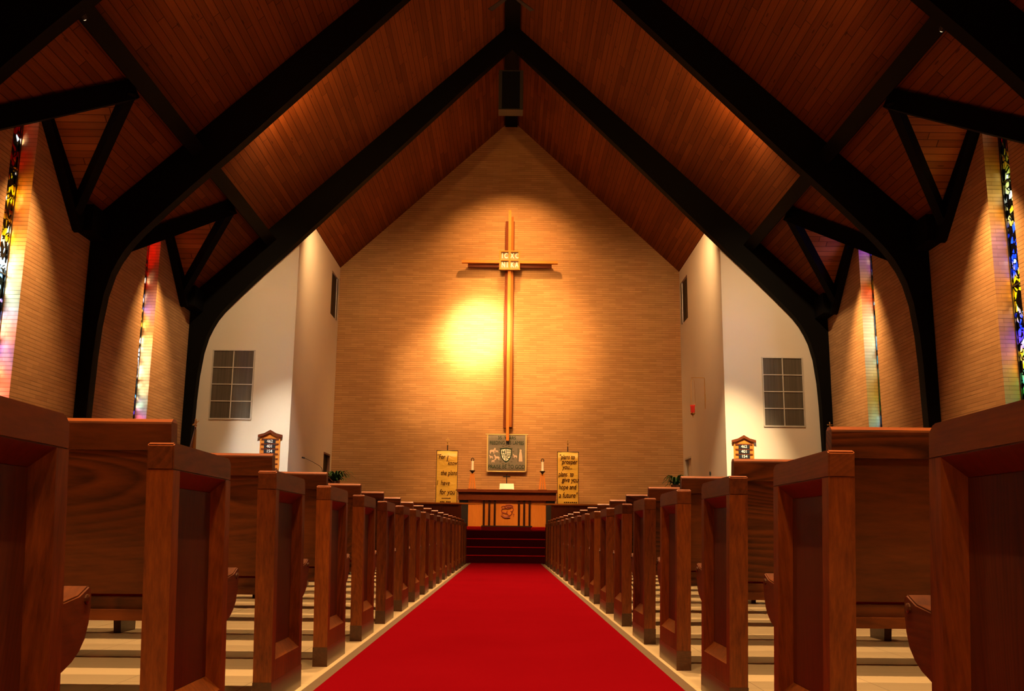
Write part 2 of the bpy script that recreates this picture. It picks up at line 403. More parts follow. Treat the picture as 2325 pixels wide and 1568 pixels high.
for s, side in ((-1, 'left'), (1, 'right')):
    m = MB()
    P = lambda ax, y: (s * ax, y, roof(ax))
    m.poly([P(0, Y0), P(0, YB + .2), P(AXv, YB + .2), P(AXv, Y0)])
    ys = [Y0, 12.2]
    m.poly([P(AXv, Y0), P(AXv, 12.2), P(WO + .05, 12.2), P(WO + .05, Y0)])
    m.poly([P(AXv, 24.2), P(AXv, YB + .2), P(WO + .05, YB + .2), P(WO + .05, 24.2)])
    for yc in BAYS:
        for d in (-1, 1):
            m.mi = 0
            m.poly([P(AXv, yc), P(AXv, yc + d * 3), P(WO, yc + d * 3), P(WO, yc + d * DO)])
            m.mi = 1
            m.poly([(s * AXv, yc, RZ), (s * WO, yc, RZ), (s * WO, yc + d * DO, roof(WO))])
    tag(m.obj('ceiling_' + side, [M['plank_y'], M['plank_x']]), kind='structure',
        label='red-brown boarded ceiling slope on the ' + side)
    # brick side wall with one window slit per bay
    m = MB()
    m.prism([(Y0, 0), (12.2, 0), (12.2, roof(WX) + .05), (Y0, roof(WX) + .05)], 'x', s * WX, s * WO)
    for yc in BAYS:
        a = .385
        top = lambda d: RZ - FS * d + .02
        for d in (-1, 1):
            m.prism([(yc + d * 3.0, 0), (yc + d * a, 0), (yc + d * a, top(a)), (yc + d * DN, top(DN)), (yc + d * 3.0, roof(WX) + .05)],
                    'x', s * WX, s * WO)
        m.box(min(s * WX, s * WO), max(s * WX, s * WO), yc - a, yc + a, 0, .9)
        m.prism([(yc - a, top(a) - .02), (yc, RZ - .15), (yc + a, top(a) - .02), (yc + a, top(a)), (yc, RZ + .02), (yc - a, top(a))], 'x', s * WX, s * WO)
    tag(m.obj('wall_' + side, M['brick']), kind='structure', label='tan roman brick side wall on the ' + side)
    # cream walls beside the chancel opening
    m = MB()
    m.prism([(s * CXW, 0), (s * (WO), 0), (s * (WO), roof(WO) + .05), (s * CXW, roof(CXW) + .05)], 'y', YW, YW + .15)
    tag(m.obj('wall_front_' + side, M['white']), kind='structure', label='cream plaster wall behind the far arch on the ' + side)
    m = MB()
    xa, xb = (s * CXW, s * (CXW + .15))
    xa, xb = min(xa, xb), max(xa, xb)
    for (y0, y1, z0, z1) in ((YW + .15, 28.88, 0, roof(CXW) + .05), (29.95, YB, 0, roof(CXW) + .05), (28.88, 29.95, 3.04, 7.24), (28.88, 29.95, 8.6, roof(CXW) + .05)):
        m.box(xa, xb, y0, y1, z0, z1)
    tag(m.obj('wall_chancel_' + side, M['white'], weld=False), kind='structure', label='cream plaster side wall of the chancel on the ' + side)
    # louvred opening high on the chancel side wall
    w = tag(new_obj('window_%d' % (5 if s < 0 else 6), None, None, (s * CXW, 29.415, 7.24)), kind='structure', label='dark two-leaf louvred opening high on the %s chancel wall' % side)
    m = MB()
    for a in (-.535, .515): m.box(-.0, .02, a, a + .02, 0, 1.36) if s > 0 else m.box(-.02, 0, a, a + .02, 0, 1.36)
    m.obj('frame', M['dark_void'], w)
    for a in (-.515, .01):
        m = MB(); m.box(min(s * .05, s * .1), max(s * .05, s * .1), a, a + .5, .0, 1.36)
        m.obj('shutter', M['dark_void'], w)
    # chancel doorway
    d = tag(new_obj('door_%d' % (1 if s < 0 else 2), None, None, (s * CXW, 29.415, ZP)), kind='structure', label='narrow chancel side doorway on the ' + side)
    m = MB(); m.box(min(s * .1, s * .15), max(s * .1, s * .15), -.535, .535, 0, 2.26)
    m.obj('leaf', M['dark_void'] if s < 0 else M['white'], d)  # left one is a dark sheet painting in the open recess's shade
    m = MB()
    for (y0, y1, z0, z1) in ((-.535, -.49, 0, 2.26), (.49, .535, 0, 2.26), (-.49, .49, 2.21, 2.26)):
        m.box(min(0, s * .09), max(0, s * .09), y0, y1, z0, z1)
    m.obj('frame', M['white_trim'] if s > 0 else M['pot'], d)

m = MB(); m.prism([(-CXW - .3, 0), (CXW + .3, 0), (CXW + .3, roof(CXW + .3)), (0, APEX + .05), (-CXW - .3, roof(CXW + .3))], 'y', YB, YB + .2)
tag(m.obj('wall_back', M['brick']), kind='structure', label='tall gabled tan brick wall behind the altar')
m = MB(); m.prism([(-WO, 0), (WO, 0), (WO, roof(WO)), (0, APEX), (-WO, roof(WO))], 'y', Y0 - .15, Y0)
tag(m.obj('wall_rear', M['white']), kind='structure', label='plain wall at the rear of the nave')

# chancel platform and steps
m = MB(); m.box(-CXW, CXW, 24.8, YB, 0, ZP)
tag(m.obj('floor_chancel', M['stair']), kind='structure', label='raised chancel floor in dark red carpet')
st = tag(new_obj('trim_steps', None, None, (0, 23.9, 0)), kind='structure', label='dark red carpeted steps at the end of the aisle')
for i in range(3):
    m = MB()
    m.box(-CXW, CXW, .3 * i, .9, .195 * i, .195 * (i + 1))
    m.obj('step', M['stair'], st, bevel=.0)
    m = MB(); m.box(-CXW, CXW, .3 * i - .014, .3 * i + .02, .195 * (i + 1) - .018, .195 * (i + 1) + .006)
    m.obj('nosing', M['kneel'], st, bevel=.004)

# aisle carpet
cp = thing('aisle_carpet', 'bright red carpet runner up the centre aisle to the steps', 'carpet', (0, 0, 0))
m = MB(); m.box(-.845, .815, Y0 + .3, 23.9, 0, .014); m.obj('pile', M['carpet'], cp)
for x0, x1 in ((-.90, -.845), (.815, .87)):
    m = MB(); m.box(x0, x1, Y0 + .3, 23.88, 0, .012); tag(m.obj('edging', M['edge'], cp), label='brown edging strip')

# ------------------------------------------------------------------ stained glass
names = {(-1, 0): 'L0', (-1, 1): 'L1', (1, 0): 'R0', (1, 1): 'R1'}
wl = {'L0': 'tall stained glass slit at the left edge, red above and pale blue below',
      'L1': 'tall stained glass slit between the two left arches, seen edge-on',
      'R0': 'tall stained glass slit at the right edge with blue and yellow chunks',
      'R1': 'tall stained glass slit between the two right arches, seen edge-on'}
k = 0
for s in (-1, 1):
    for b, yc in enumerate(BAYS):
        k += 1; key = names[(s, b)]
        w = tag(new_obj('window_%d' % k, None, None, (s * 8.34, yc, .9)), kind='structure', label=wl[key])
        m = MB(); m.box(min(0, s * .012), max(0, s * .012), -.36, .36, .02, RZ - FS * .36 - .9)
        m.obj('pane', M['glass_' + key], w)
        m = MB()
        for a in (-.385, .36): m.box(-.02, .02, a, a + .025, 0, RZ - FS * .385 - .9)
        for z in (0, 1.9, 3.9, 5.7): m.box(-.02, .02, -.36, .36, z, z + .025)
        m.obj('frame', M['iron'], w)

# ------------------------------------------------------------------ arches
INTR = [(7.84, 0), (7.82, 2.8), (7.80, 3.9), (7.77, 4.5), (7.70, 5.1), (7.6, 5.5), (7.5, 5.74), (7.39, 5.95), (7.25, 6.15), (7.1, 6.33), (6.68, 6.78), (6.2, 7.27), (5.44, 8.01), (1.15, 12.37), (0, 13.52)]
al = ['black laminated timber arch framing the chancel, farthest of the three',
      'black laminated timber arch in the middle, curved knees beside the brick walls',
      'black laminated timber arch nearest the camera, only its rafters cross the top corners']
for ya, lab in zip(ARCH, al):
    t_ = thing('laminated_arch', lab, 'arch', (0, ya - AT, 0), 'black laminated arches along the nave')
    for s in (-1, 1):
        m = MB()
        pts = [(s * x, z) for x, z in INTR] + [(0, roof(0) - .01), (s * (WX - .004), roof(WX) - .01), (s * (WX - .004), 0)]
        m.prism(pts, 'y', 0, AT)
        m.obj('half_frame', M['black'], t_)
m = MB(); m.box(-.2, .2, Y0, YB, 13.93, 14.17)
tag(m.obj('ridge_beam', M['black']), 'black ridge beam running under the peak of the ceiling', 'beam')

def purlin(s, y0, y1, lab):
    n = Vector((-s * .687, 0, -.727)); tt = Vector((s * .727, 0, -.687))
    a = Vector((s * PX1, 0, roof(PX1)))
    q = [a, a + tt * PW, a + tt * PW + n * PD, a + n * PD]
    c = Vector((s * PX1, y0, roof(PX1)))
    m = MB(); m.prism([(p.x - c.x, p.z - c.z) for p in q], 'y', 0, y1 - y0)
    tag(m.obj('purlin', M['black'], None, c), lab, 'beam', 'black purlins along the ceiling slopes')
for s, side in ((-1, 'left'), (1, 'right')):
    purlin(s, 18.2, 23.95, 'black purlin on the %s ceiling slope between the middle and far arches' % side)
    purlin(s, 12.2, 17.95, 'black purlin on the %s ceiling slope between the nearest and middle arches' % side)
    for b, yc in enumerate(BAYS):
        fr = thing('dormer_frame', 'black V-shaped timber frame over the %s stained glass slit on the %s, below the purlin' % (['nearer', 'farther'][b], side), 'roof frame',
                   (s * (WX - .003), yc, 6.13), 'black dormer frames over the windows')
        for d in (-1, 1):
            A = Vector((s * (AXv - .03), yc + d * .03, RZ + .01)); N = Vector((s * (WX - .06), yc + d * DN, roof(WX) + .05))
            m = MB(); m.beam((0, 0, 0), N - A, .17 if d < 0 else .14, .33)
            m.obj('valley_beam', M['black'], fr, A - fr.location)
            m = MB()
            f = lambda dd: RZ - FS * dd
            pts = [(0, f(0) - .01), (d * DN, f(DN) - .01), (d * 2.05, f(2.05)), (d * 2.05, 6.08), (d * 1.96, 6.10), (0, 7.98)]
            m.prism([(a, z - 6.13) for a, z in pts], 'x', 0, -s * .17)
            m.obj('rake_board', M['black'], fr)
            ye = d * (3.0 - AT if d > 0 else 3.0)
            m = MB(); y0, y1 = sorted((d * 2.055, ye))
            wd = .32 if d > 0 else .15; m.box(min(-s * wd, 0), max(-s * wd, 0), y0, y1, 0, .5)
            m.obj('wall_plate', M['black'], fr)

# ------------------------------------------------------------------ pews
PL = 4.42
def make_pew(s):
    """s=-1: pew left of the aisle (runs to -x); +1 right. origin: floor, aisle face, rear edge"""
    t_ = thing('pew', 'x', 'pew', (0, 0, 0), 'wooden pews either side of the aisle')
    X = lambda a: s * a                     # a grows away from the aisle
    lean = .128
    yr = lambda z: -lean * z / .945         # rear edge
    yf = lambda z: .58 - lean * z / .945    # front edge
    TH = .075
    def panel(a0, flip):
        out = a0 if not flip else a0 + TH
        inn = a0 + TH if not flip else a0
        e = 1 if not flip else -1
        rec = .038
        m = MB()
        # outer frame faces built as stiles and bottom rail with chamfered inner edge
        zo0, zo1 = .185, .868
        so, ch = .058, .045
        def pt(y, z, dep): return (X(out + e * dep), y, z)
        O = [(yr(0), 0), (yf(0), 0), (yf(.868), .868), (yr(.868), .868)]
        I = [(yr(zo0) + so, zo0), (yf(zo0) - so, zo0), (yf(zo1) - so, zo1), (yr(zo1) + so, zo1)]
        J = [(yr(zo0 + .05) + so + ch, zo0 + .05), (yf(zo0 + .05) - so - ch, zo0 + .05), (yf(zo1 - ch) - so - ch, zo1 - ch), (yr(zo1 - ch) + so + ch, zo1 - ch)]
        vo = [m.bm.verts.new(pt(y, z, 0)) for y, z in O]
        vi = [m.bm.verts.new(pt(y, z, 0)) for y, z in I]
        vj = [m.bm.verts.new(pt(y, z, rec)) for y, z in J]
        vb = [m.bm.verts.new(pt(y, z, TH)) for y, z in O]
        for i in range(4):
            j = (i + 1) % 4
            m.mi = 0; m._f([vo[i], vo[j], vi[j], vi[i]]); m.mi = 1 if i == 2 else 0; m._f([vi[i], vi[j], vj[j], vj[i]]); m.mi = 0  # top chamfer in darker oak: shade painted in against the red carpet bounce
            m._f([vo[i], vb[i], vb[j], vo[j]])
        m._f(vb)
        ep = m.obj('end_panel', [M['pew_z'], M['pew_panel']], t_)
        m = MB(); m._f([m.bm.verts.new(pt(y, z, rec - .001)) for y, z in J])
        # thin solid board
        m2 = MB()
        bb = [m2.bm.verts.new(pt(y, z, rec - .002)) for y, z in J]; bc = [m2.bm.verts.new(pt(y, z, rec + .012)) for y, z in J]
        m2._f(bb); m2._f(bc[::-1])
        for i in range(4): m2._f([bb[i], bc[i], bc[(i + 1) % 4], bb[(i + 1) % 4]])
        m.bm.free()
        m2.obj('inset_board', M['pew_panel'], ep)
        m = MB()
        m.prism([(yr(.868) - .001, .868), (yf(.868) + .001, .868), (yf(.925) + .001, .925), (yf(.945) - .02, .942), (yr(.945) + .009, .945), (yr(.938) - .001, .938)],
                'x', X(a0 - .0005), X(a0 + TH + .0005))
        worn_lit_edges(m.obj('top_rail', [M['pew_y'], M['worn_lit']], ep, bevel=.0035))
        m = MB()
        m.prism([(yr(0) - .002, 0), (yf(0) + .002, 0), (yf(.1) + .002, .1), (yr(.1) - .002, .1)], 'x', X(a0 - .0015), X(a0 + TH + .0015))
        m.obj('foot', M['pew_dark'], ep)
        return ep
    panel(0, False)
    panel(PL, True)
    # backrest: leaning slab between the ends, standing above them
    def slab(z0, z1, d0, d1, a0, a1):
        yb = lambda z: .075 - (z - .47) * .19
        return MB().hexa([(X(a0), yb(z0) + d0, z0), (X(a1), yb(z0) + d0, z0), (X(a1), yb(z0) + d1, z0), (X(a0), yb(z0) + d1, z0),
                          (X(a0), yb(z1) + d0, z1), (X(a1), yb(z1) + d0, z1), (X(a1), yb(z1) + d1, z1), (X(a0), yb(z1) + d1, z1)])
    a0, a1 = TH + .001, PL - .001
    br = slab(.515, .93, .006, .03, a0, a1).obj('backrest', M['pew_x'], t_)
    yb = lambda z: .075 - (z - .47) * .19
    m = MB()
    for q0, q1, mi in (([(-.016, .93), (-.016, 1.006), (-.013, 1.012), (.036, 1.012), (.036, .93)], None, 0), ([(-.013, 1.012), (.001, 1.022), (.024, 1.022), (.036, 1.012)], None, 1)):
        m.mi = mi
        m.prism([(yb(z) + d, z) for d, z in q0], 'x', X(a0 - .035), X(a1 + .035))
    m.obj('cap_rail', [M['pew_x'], M['worn_lit']], br)
    slab(.455, .507, .0, .028, a0, a1).obj('lower_rail', M['pew_x'], br, bevel=.003)
    # seat
    m = MB()
    m.prism([(.06, .470), (.58, .515), (.63, .54), (.642, .535), (.645, .50), (.60, .485), (.06, .440)], 'x', X(TH + .001), X(PL - .001))
    se = m.obj('seat', M['pew_x'], t_)
    # bracket that carries the seat front beyond the end panel
    for aa in (.006, PL + .01):
        m = MB()
        m.prism([(.515, .545), (.60, .556), (.648, .575), (.662, .568), (.668, .53), (.664, .49), (.65, .455), (.625, .43), (.59, .41), (.515, .385)],
                'x', X(aa), X(aa + .06))
        bk = m.obj('seat_bracket', M['pew_y'], t_, bevel=.004)
        m = MB(); m.lathe([(.0115, 0), (.0115, .004), (.006, .006)], seg=10)
        o = m.obj('plug', M['pew_dark'], bk, (X(aa) if aa < 1 else X(aa + .06), .636, .545))
        o.rotation_euler = (0, R(90) * (-s if aa < 1 else s), 0)
    # red cushion
    m = MB()
    prof = [(.09, .476), (.51, .513), (.545, .518), (.562, .535), (.566, .56), (.558, .585), (.535, .598), (.50, .598), (.12, .555), (.09, .545)]
    m.prism(prof, 'x', X(TH + .02), X(PL - .03))
    m.obj('cushion', M['red_cloth'], t_, bevel=.006)
    # supports
    for aa in (1.72, 3.2):
        m = MB(); m.prism([(.37, 0), (.635, 0), (.61, .475), (.28, .455)], 'x', X(aa), X(aa + .05))
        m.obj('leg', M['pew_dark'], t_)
    return t_
ORD = ['first', 'second', 'third', 'fourth', 'fifth', 'sixth', 'seventh', 'eighth', 'ninth', 'tenth', 'eleventh', 'twelfth', 'thirteenth', 'fourteenth', 'fifteenth', 'sixteenth', 'seventeenth', 'eighteenth']
NROW = 18
for s, side, fx in ((-1, 'left', -.945), (1, 'right', .91)):
    proto = make_pew(s)
    for r in range(1, NROW + 1):
        y = 2.885 + 1.2465 * (r - 2)
        n = NROW - r            # rows from the steps
        if r == 1: lab = 'brown wooden pew cut off by the %s edge of the photo, nearest the camera' % side
        elif r == 2: lab = 'brown wooden pew showing a tall paneled end, second from the camera, %s of aisle' % side
        elif n == 0: lab = 'dark wooden pew on the %s of the aisle, right before the chancel steps' % side
        elif n < 8: lab = 'dark wooden pew on the %s of the aisle, %s back from the chancel steps' % (side, ORD[n])
        else: lab = 'brown wooden pew on the %s of the red aisle, %s row from the camera' % (side, ORD[r - 1])
        if r == 1: proto.location = (fx, y, 0); proto['label'] = lab
        else: dup(proto, (fx, y, 0), lab)

# ------------------------------------------------------------------ wall windows beside the chancel
for k, (s, x0, x1, z0, z1) in enumerate(((-1, -7.46, -6.45, 3.47, 5.18), (1, 6.44, 7.42, 3.44, 5.15))):
    w = tag(new_obj('window_%d' % (7 + k), None, None, ((x0 + x1) / 2, YW, z0)), kind='structure',
            label='eight-pane window with grey drapes behind, on the cream wall at the ' + ('left' if s < 0 else 'right'))
    W, H = (x1 - x0) / 2, z1 - z0
    m = MB(); m.box(-W, W, -.006, -.002, 0, H); m.obj('pane', M['drape'], w)
    m = MB()
    for a, b, c_, d in ((-W - .03, -W, 0, H), (W, W + .03, 0, H), (-.012, .012, 0, H), (-W - .03, W + .03, -.035, 0), (-W - .03, W + .03, H, H + .025)):
        m.box(a, b, -.03, -.001, c_, d)
    for i in (1, 2, 3): m.box(-W, -.012, -.026, -.001, H * i / 4 - .012, H * i / 4 + .012); m.box(.012, W, -.026, -.001, H * i / 4 - .012, H * i / 4 + .012)
    m.obj('frame', M['white_trim'], w)

# ------------------------------------------------------------------ great cross
c = thing('wall_cross', 'tall slender wooden cross hung on the brick wall behind the altar', 'cross', (0, 0, 0))
m = MB(); m.box(-.15, .14, 30.02, 30.10, 3.92, 10.62)
up = m.obj('upright', M['red_oak'], c, bevel=.01)
m = MB(); m.box(-.06, .035, 29.88, 30.02, 3.52, 10.95); tag(m.obj('front_strip', M['gold_oak'], up, bevel=.008), label='honey-coloured front strip')
m = MB(); m.box(.035, .11, 29.95, 30.02, 3.95, 10.75); m.obj('side_strip', M['side_oak'], up, bevel=.008)
m = MB(); m.box(-1.34, 1.34, 30.0, 30.08, 9.06, 9.27); cb = m.obj('crossbeam', M['red_oak_x'], c, bevel=.01)
m = MB(); m.box(-1.53, 1.53, 29.87, 30.0, 9.17, 9.26); tag(m.obj('front_strip', M['gold_oak_x'], cb, bevel=.008), label='honey-coloured front strip')
m = MB(); m.box(-.05, .05, 30.10, 30.2, 8.2, 8.4); m.box(-.05, .05, 30.10, 30.2, 5.0, 5.2); m.obj('wall_mount', M['iron'], c)
m = MB()
for a, b, c_, d in ((-.335, -.285, 8.93, 9.56), (.27, .32, 8.93, 9.56), (-.04, .025, 8.93, 9.56)): m.box(a, b, 29.775, 29.87, c_, d)
for a, b in ((8.93, 8.97), (9.225, 9.265), (9.52, 9.56)): m.box(-.335, .32, 29.78, 29.869, a, b)
pq = m.obj('plaque', M['gold_oak'], c)
m = MB(); m.box(-.3, .29, 29.835, 29.865, 8.95, 9.54); m.obj('plaque_ground', M['cell'], pq)
for tx, px, pz in (('I C', -.165, 9.395), ('X C', .148, 9.395), ('N I', -.165, 9.10), ('K A', .148, 9.10)):
    text('lettering', tx, .235, M['ivory'], pq, (px, 29.827, pz), width=.66, bold=.006)

# ------------------------------------------------------------------ felt banner
b = thing('felt_banner', 'grey-green felt banner with lambs and a shield, hung below the wall cross', 'banner', (-.03, 30.06, 0))
def cloth(x0, x1, z0, z1, amp, waves, y=0, th=.008, nx=24, nz=10):
    m = MB(); g = []
    for sy in (0, th):
        for i in range(nx + 1):
            for j in range(nz + 1):
                u, v = i / nx, j / nz
                g.append(m.bm.verts.new((x0 + (x1 - x0) * u, y + sy + amp * math.sin(u * waves * 6.283 + 1.7 * v) * (1 - v * .7), z0 + (z1 - z0) * v)))
    n1 = (nx + 1) * (nz + 1)
    ix = lambda s_, i, j: g[s_ * n1 + i * (nz + 1) + j]
    for i in range(nx):
        for j in range(nz):
            for s_ in (0, 1): m._f([ix(s_, i, j), ix(s_, i + 1, j), ix(s_, i + 1, j + 1), ix(s_, i, j + 1)])
    for i in range(nx):
        for j in (0, nz): m._f([ix(0, i, j), ix(0, i + 1, j), ix(1, i + 1, j), ix(1, i, j)])
    for j in range(nz):
        for i in (0, nx): m._f([ix(0, i, j), ix(0, i, j + 1), ix(1, i, j + 1), ix(1, i, j)])
    return m
cl = cloth(-.6, .6, 2.6, 3.71, .006, 1.5, 0).obj('cloth', M['taupe'], b, smooth=True)
for nm, x0, x1, z0, z1 in (('edging', -.615, -.575, 2.58, 3.71), ('edging', .575, .615, 2.58, 3.71), ('edging', -.615, .615, 2.575, 2.61)):
    m = MB(); m.box(x0, x1, -.016, .014, z0, z1); m.obj(nm, M['gold_trim'], cl)
for x0, x1, z0, z1 in ((-.575, .575, 3.29, 3.685), (-.575, .575, 2.615, 2.83)):
    pass
m = MB(); m.tube([(-.66, 0, 3.725), (.66, 0, 3.725)], .018, 10); m.obj('rod', M['gold_trim'], b)
for i, (tx, z, sz, w_) in enumerate((('35  YEARS', 3.615, .14, .92), ('FEEDING HIS LAMBS', 3.465, .152, .78), ('PRAISE BE TO GOD', 2.73, .16, .82))):
    text('lettering', tx, sz, M['green_ink'], cl, (0, -.017, z), width=w_, bold=0)
# shield
def shield(k, dy0, dy1, mat, par, name):
    pts = [(-.165 * k, .17 * k), (-.08 * k, .185 * k), (0, .2 * k), (.08 * k, .185 * k), (.165 * k, .17 * k), (.16 * k, 0), (.12 * k, -.11 * k), (.06 * k, -.18 * k), (0, -.22 * k), (-.06 * k, -.18 * k), (-.12 * k, -.11 * k), (-.16 * k, 0)]
    m = MB(); m.prism([(a - .02, z + 3.1) for a, z in pts], 'y', dy0, dy1); return m.obj(name, mat, par)
shield(1.1, -.018, -.012, M['green_ink'], cl, 'shield_border')
sh = shield(.92, -.022, -.018, M['ivory'], cl, 'shield')
m = MB(); m.box(-.03, -.01, -.026, -.021, 2.9, 3.29); m.box(-.17, .13, -.026, -.021, 3.085, 3.105)
for z in (3.14, 3.19, 3.23): m.box(.0, .125, -.026, -.021, z, z + .016)
m.obj('shield_bars', M['green_ink'], cl)
text('lettering', 'H', .13, M['green_ink'], cl, (-.1, -.026, 3.175), bold=.006)
text('lettering', 'C', .13, M['green_ink'], cl, (.05, -.026, 3.015), bold=.004)
text('lettering', 'I', .1, M['green_ink'], cl, (-.085, -.026, 3.02), bold=.006)
# wreath flecks round the shield
m = MB()
for i in range(16):
    a = 6.283 * i / 16
    if abs(math.cos(a)) > .93: continue
    m.box(-.02 + .24 * math.cos(a) - .03, -.02 + .24 * math.cos(a) + .03, -.016, -.012, 3.09 + .29 * math.sin(a) - .014, 3.09 + .29 * math.sin(a) + .014)
m.obj('wreath', plain('olive_leaf_felt', (.11, .10, .06), .9), cl)
def lamb(x, z, k, fl):
    m = MB()
    body = [(-.09, .02), (-.05, .06), (.04, .06), (.07, .09), (.09, .13), (.12, .13), (.13, .09), (.1, .06), (.09, 0), (.08, -.08), (.05, -.08), (.045, -.02), (-.04, -.02), (-.05, -.08), (-.08, -.08), (-.085, -.01)]
    m.prism([(x + fl * a * k, z + c_ * k) for a, c_ in body], 'y', -.018, -.013)
    m.obj('lamb_patch', M['pink'], cl)
for a in ((-.45, 3.2, .85, 1), (-.3, 3.2, .5, -1), (-.47, 3.02, .55, -1), (-.29, 3.0, .8, -1), (-.42, 2.9, .5, 1), (.27, 3.05, .6, -1)): lamb(*a)
m = MB()
m.prism([(.37, 2.9), (.49, 2.9), (.475, 3.1), (.455, 3.2), (.40, 3.2), (.385, 3.1)], 'y', -.018, -.013)
m.prism([(.43 + .032 * math.cos(a * .7854), 3.235 + .038 * math.sin(a * .7854)) for a in range(8)], 'y', -.018, -.013)
m.obj('figure_patch', M['pink'], cl)
m = MB(); m.box(.345, .357, -.018, -.013, 2.88, 3.3); m.obj('staff_patch', M['green_ink'], cl)

# ------------------------------------------------------------------ gold satin banners on stands
def gold_banner(x, dx, lab, lines, small):
    g = thing('satin_banner', lab, 'banner', (x, 28.6, ZP), 'gold satin banners flanking the altar')
    z = lambda a: a - ZP
    cl = cloth(-.3, .3, z(1.18), z(3.08), .012, 1.2, -.03).obj('cloth', M['gold_cloth'], g, smooth=True)
    m = MB(); m.tube([(-.315, -.02, z(3.085)), (.315, -.02, z(3.085))], .013, 8)
    for a in (-.31, .31): m.tube([(a, -.02, z(3.09)), (a, -.02, z(1.18))], .007, 6)
    m.obj('frame', M['iron'], g)
    m = MB(); m.tube([(0, .03, .03), (0, .03, z(3.25))], .014, 8); m.obj('pole', M['iron'], g)
    m = MB(); m.lathe([(.22, 0), (.2, .02), (.05, .04), (.02, .06)], (0, .03)); m.obj('base', M['iron'], g)
    m = MB(); zz = z(3.25)
    m.box(-.01, .01, .02, .04, zz, zz + .23); m.box(-.055, .055, .02, .04, zz + .15, zz + .168)
    m.ball((0, .03, zz + .075), .022); m.box(-.06, .06, .024, .036, zz + .035, zz + .045)
    m.obj('finial_cross', M['brass'], g)
    for tx, px, pz, sz, w_ in lines:
        text('lettering', tx, sz, M['ink'], cl, (px, -.052, z(pz)), shear=.2, width=w_, bold=.0015)
    for px, pz, wd in small:
        m = MB(); 
        for q in range(7):
            if random.random() < .85: m.box(px - wd + 2 * wd * q / 7, px - wd + 2 * wd * (q + .75) / 7, -.05, -.044, z(pz) - .014, z(pz) + .014 + .008 * random.random())
        m.obj('small_print', M['ink'], cl)
gold_banner(-1.77, 0, 'gold satin banner left of the altar, lettering begins For I know', [
    ('"For', -.18, 2.90, .19, .72), ('I', .0, 2.84, .25, .8), ('know', .16, 2.72, .175, .7),
    ('the plans', .06, 2.43, .2, .66), ('I  have', -.1, 2.14, .2, .72), ('for you"', .05, 1.88, .21, .72)],
    [(0, 1.70, .13), (-.02, 1.60, .16)])
gold_banner(1.77, 0, 'gold satin banner right of the altar, lettering begins plans to prosper', [
    ('"plans to', -.03, 2.93, .19, .68), ('prosper', .04, 2.79, .19, .74), ('you...', -.02, 2.64, .19, .72),
    ('plans  to', -.06, 2.43, .19, .68), ('give you', .06, 2.27, .2, .72), ('hope and', -.02, 2.06, .2, .68), ('a future"', .0, 1.82, .22, .7)],
    [(.08, 1.62, .2)])

# ------------------------------------------------------------------ altar
m = MB(); m.box(-1.45, 1.45, 27.55, 29.4, ZP, .90)
tag(m.obj('altar_footpace', M['stair'], bevel=.004), 'low dark platform the altar stands on', 'platform')
a = thing('altar', 'honey-coloured altar table with dark top and six dark posts', 'altar', (0, 28.0, .90))
m = MB(); m.box(-1.11, 1.11, .1, .95, .0, .76); bd = tag(m.obj('body', M['gold_oak'], a), label='honey oak front panel')
m = MB(); m.box(-1.39, 1.40, .0, 1.0, .74, .96); m.obj('frieze', M['red_oak_x'], a, bevel=.004)
m = MB(); m.box(-1.42, 1.43, -.08, 1.08, .96, 1.045); m.obj('table_top', M['red_oak_x'], a, bevel=.008)
for px in (-.66, -.505, -.35, .34, .49, .645):
    m = MB(); m.box(px - .03, px + .03, .03, .1, .0, .76); m.obj('post', M['dark_post'], a, bevel=.003)
for px in (-1.2, 1.2):
    m = MB(); m.box(px - .09, px + .17, .06, .9, 0, .74) if px > 0 else m.box(px - .17, px + .09, .06, .9, 0, .74); m.obj('side_pillar', M['iron'], a)
m = MB(); m.box(-.72, .72, -.12, .1, 0, .035); m.obj('plinth', M['iron'], a)
# carved relief
m = MB()
def sp(cx, cz, r, a0, a1, th=.016, n=10, k=1):
    m.tube([(cx + r * (1 - .45 * i / n) * math.cos(a0 + (a1 - a0) * i / n), .09, cz + k * r * (1 - .45 * i / n) * math.sin(a0 + (a1 - a0) * i / n)) for i in range(n + 1)], th, 6)
sp(.04, .56, .13, 0, 5.2, .022, k=.55); sp(-.06, .44, .12, 1, 6, .015, k=.7); sp(.08, .40, .09, 2.5, 7.5, .015)
sp(-.02, .33, .15, 3.3, 6.1, .02, k=.4); sp(-.1, .55, .08, 0, 4, .013, k=.6); sp(.12, .50, .07, 5, 9, .013); sp(-.1, .36, .06, 0, 5, .012)
m.ball((.06, .085, .56), .05, (1.5, .5, .7)); m.ball((0, .085, .26), .04, (2.6, .5, .6))
m.box(.185, .20, .082, .1, .28, .38); m.box(.165, .22, .082, .1, .335, .35)
tag(m.obj('carved_emblem', M['bronze_red'], bd), label='reddish carved emblem')

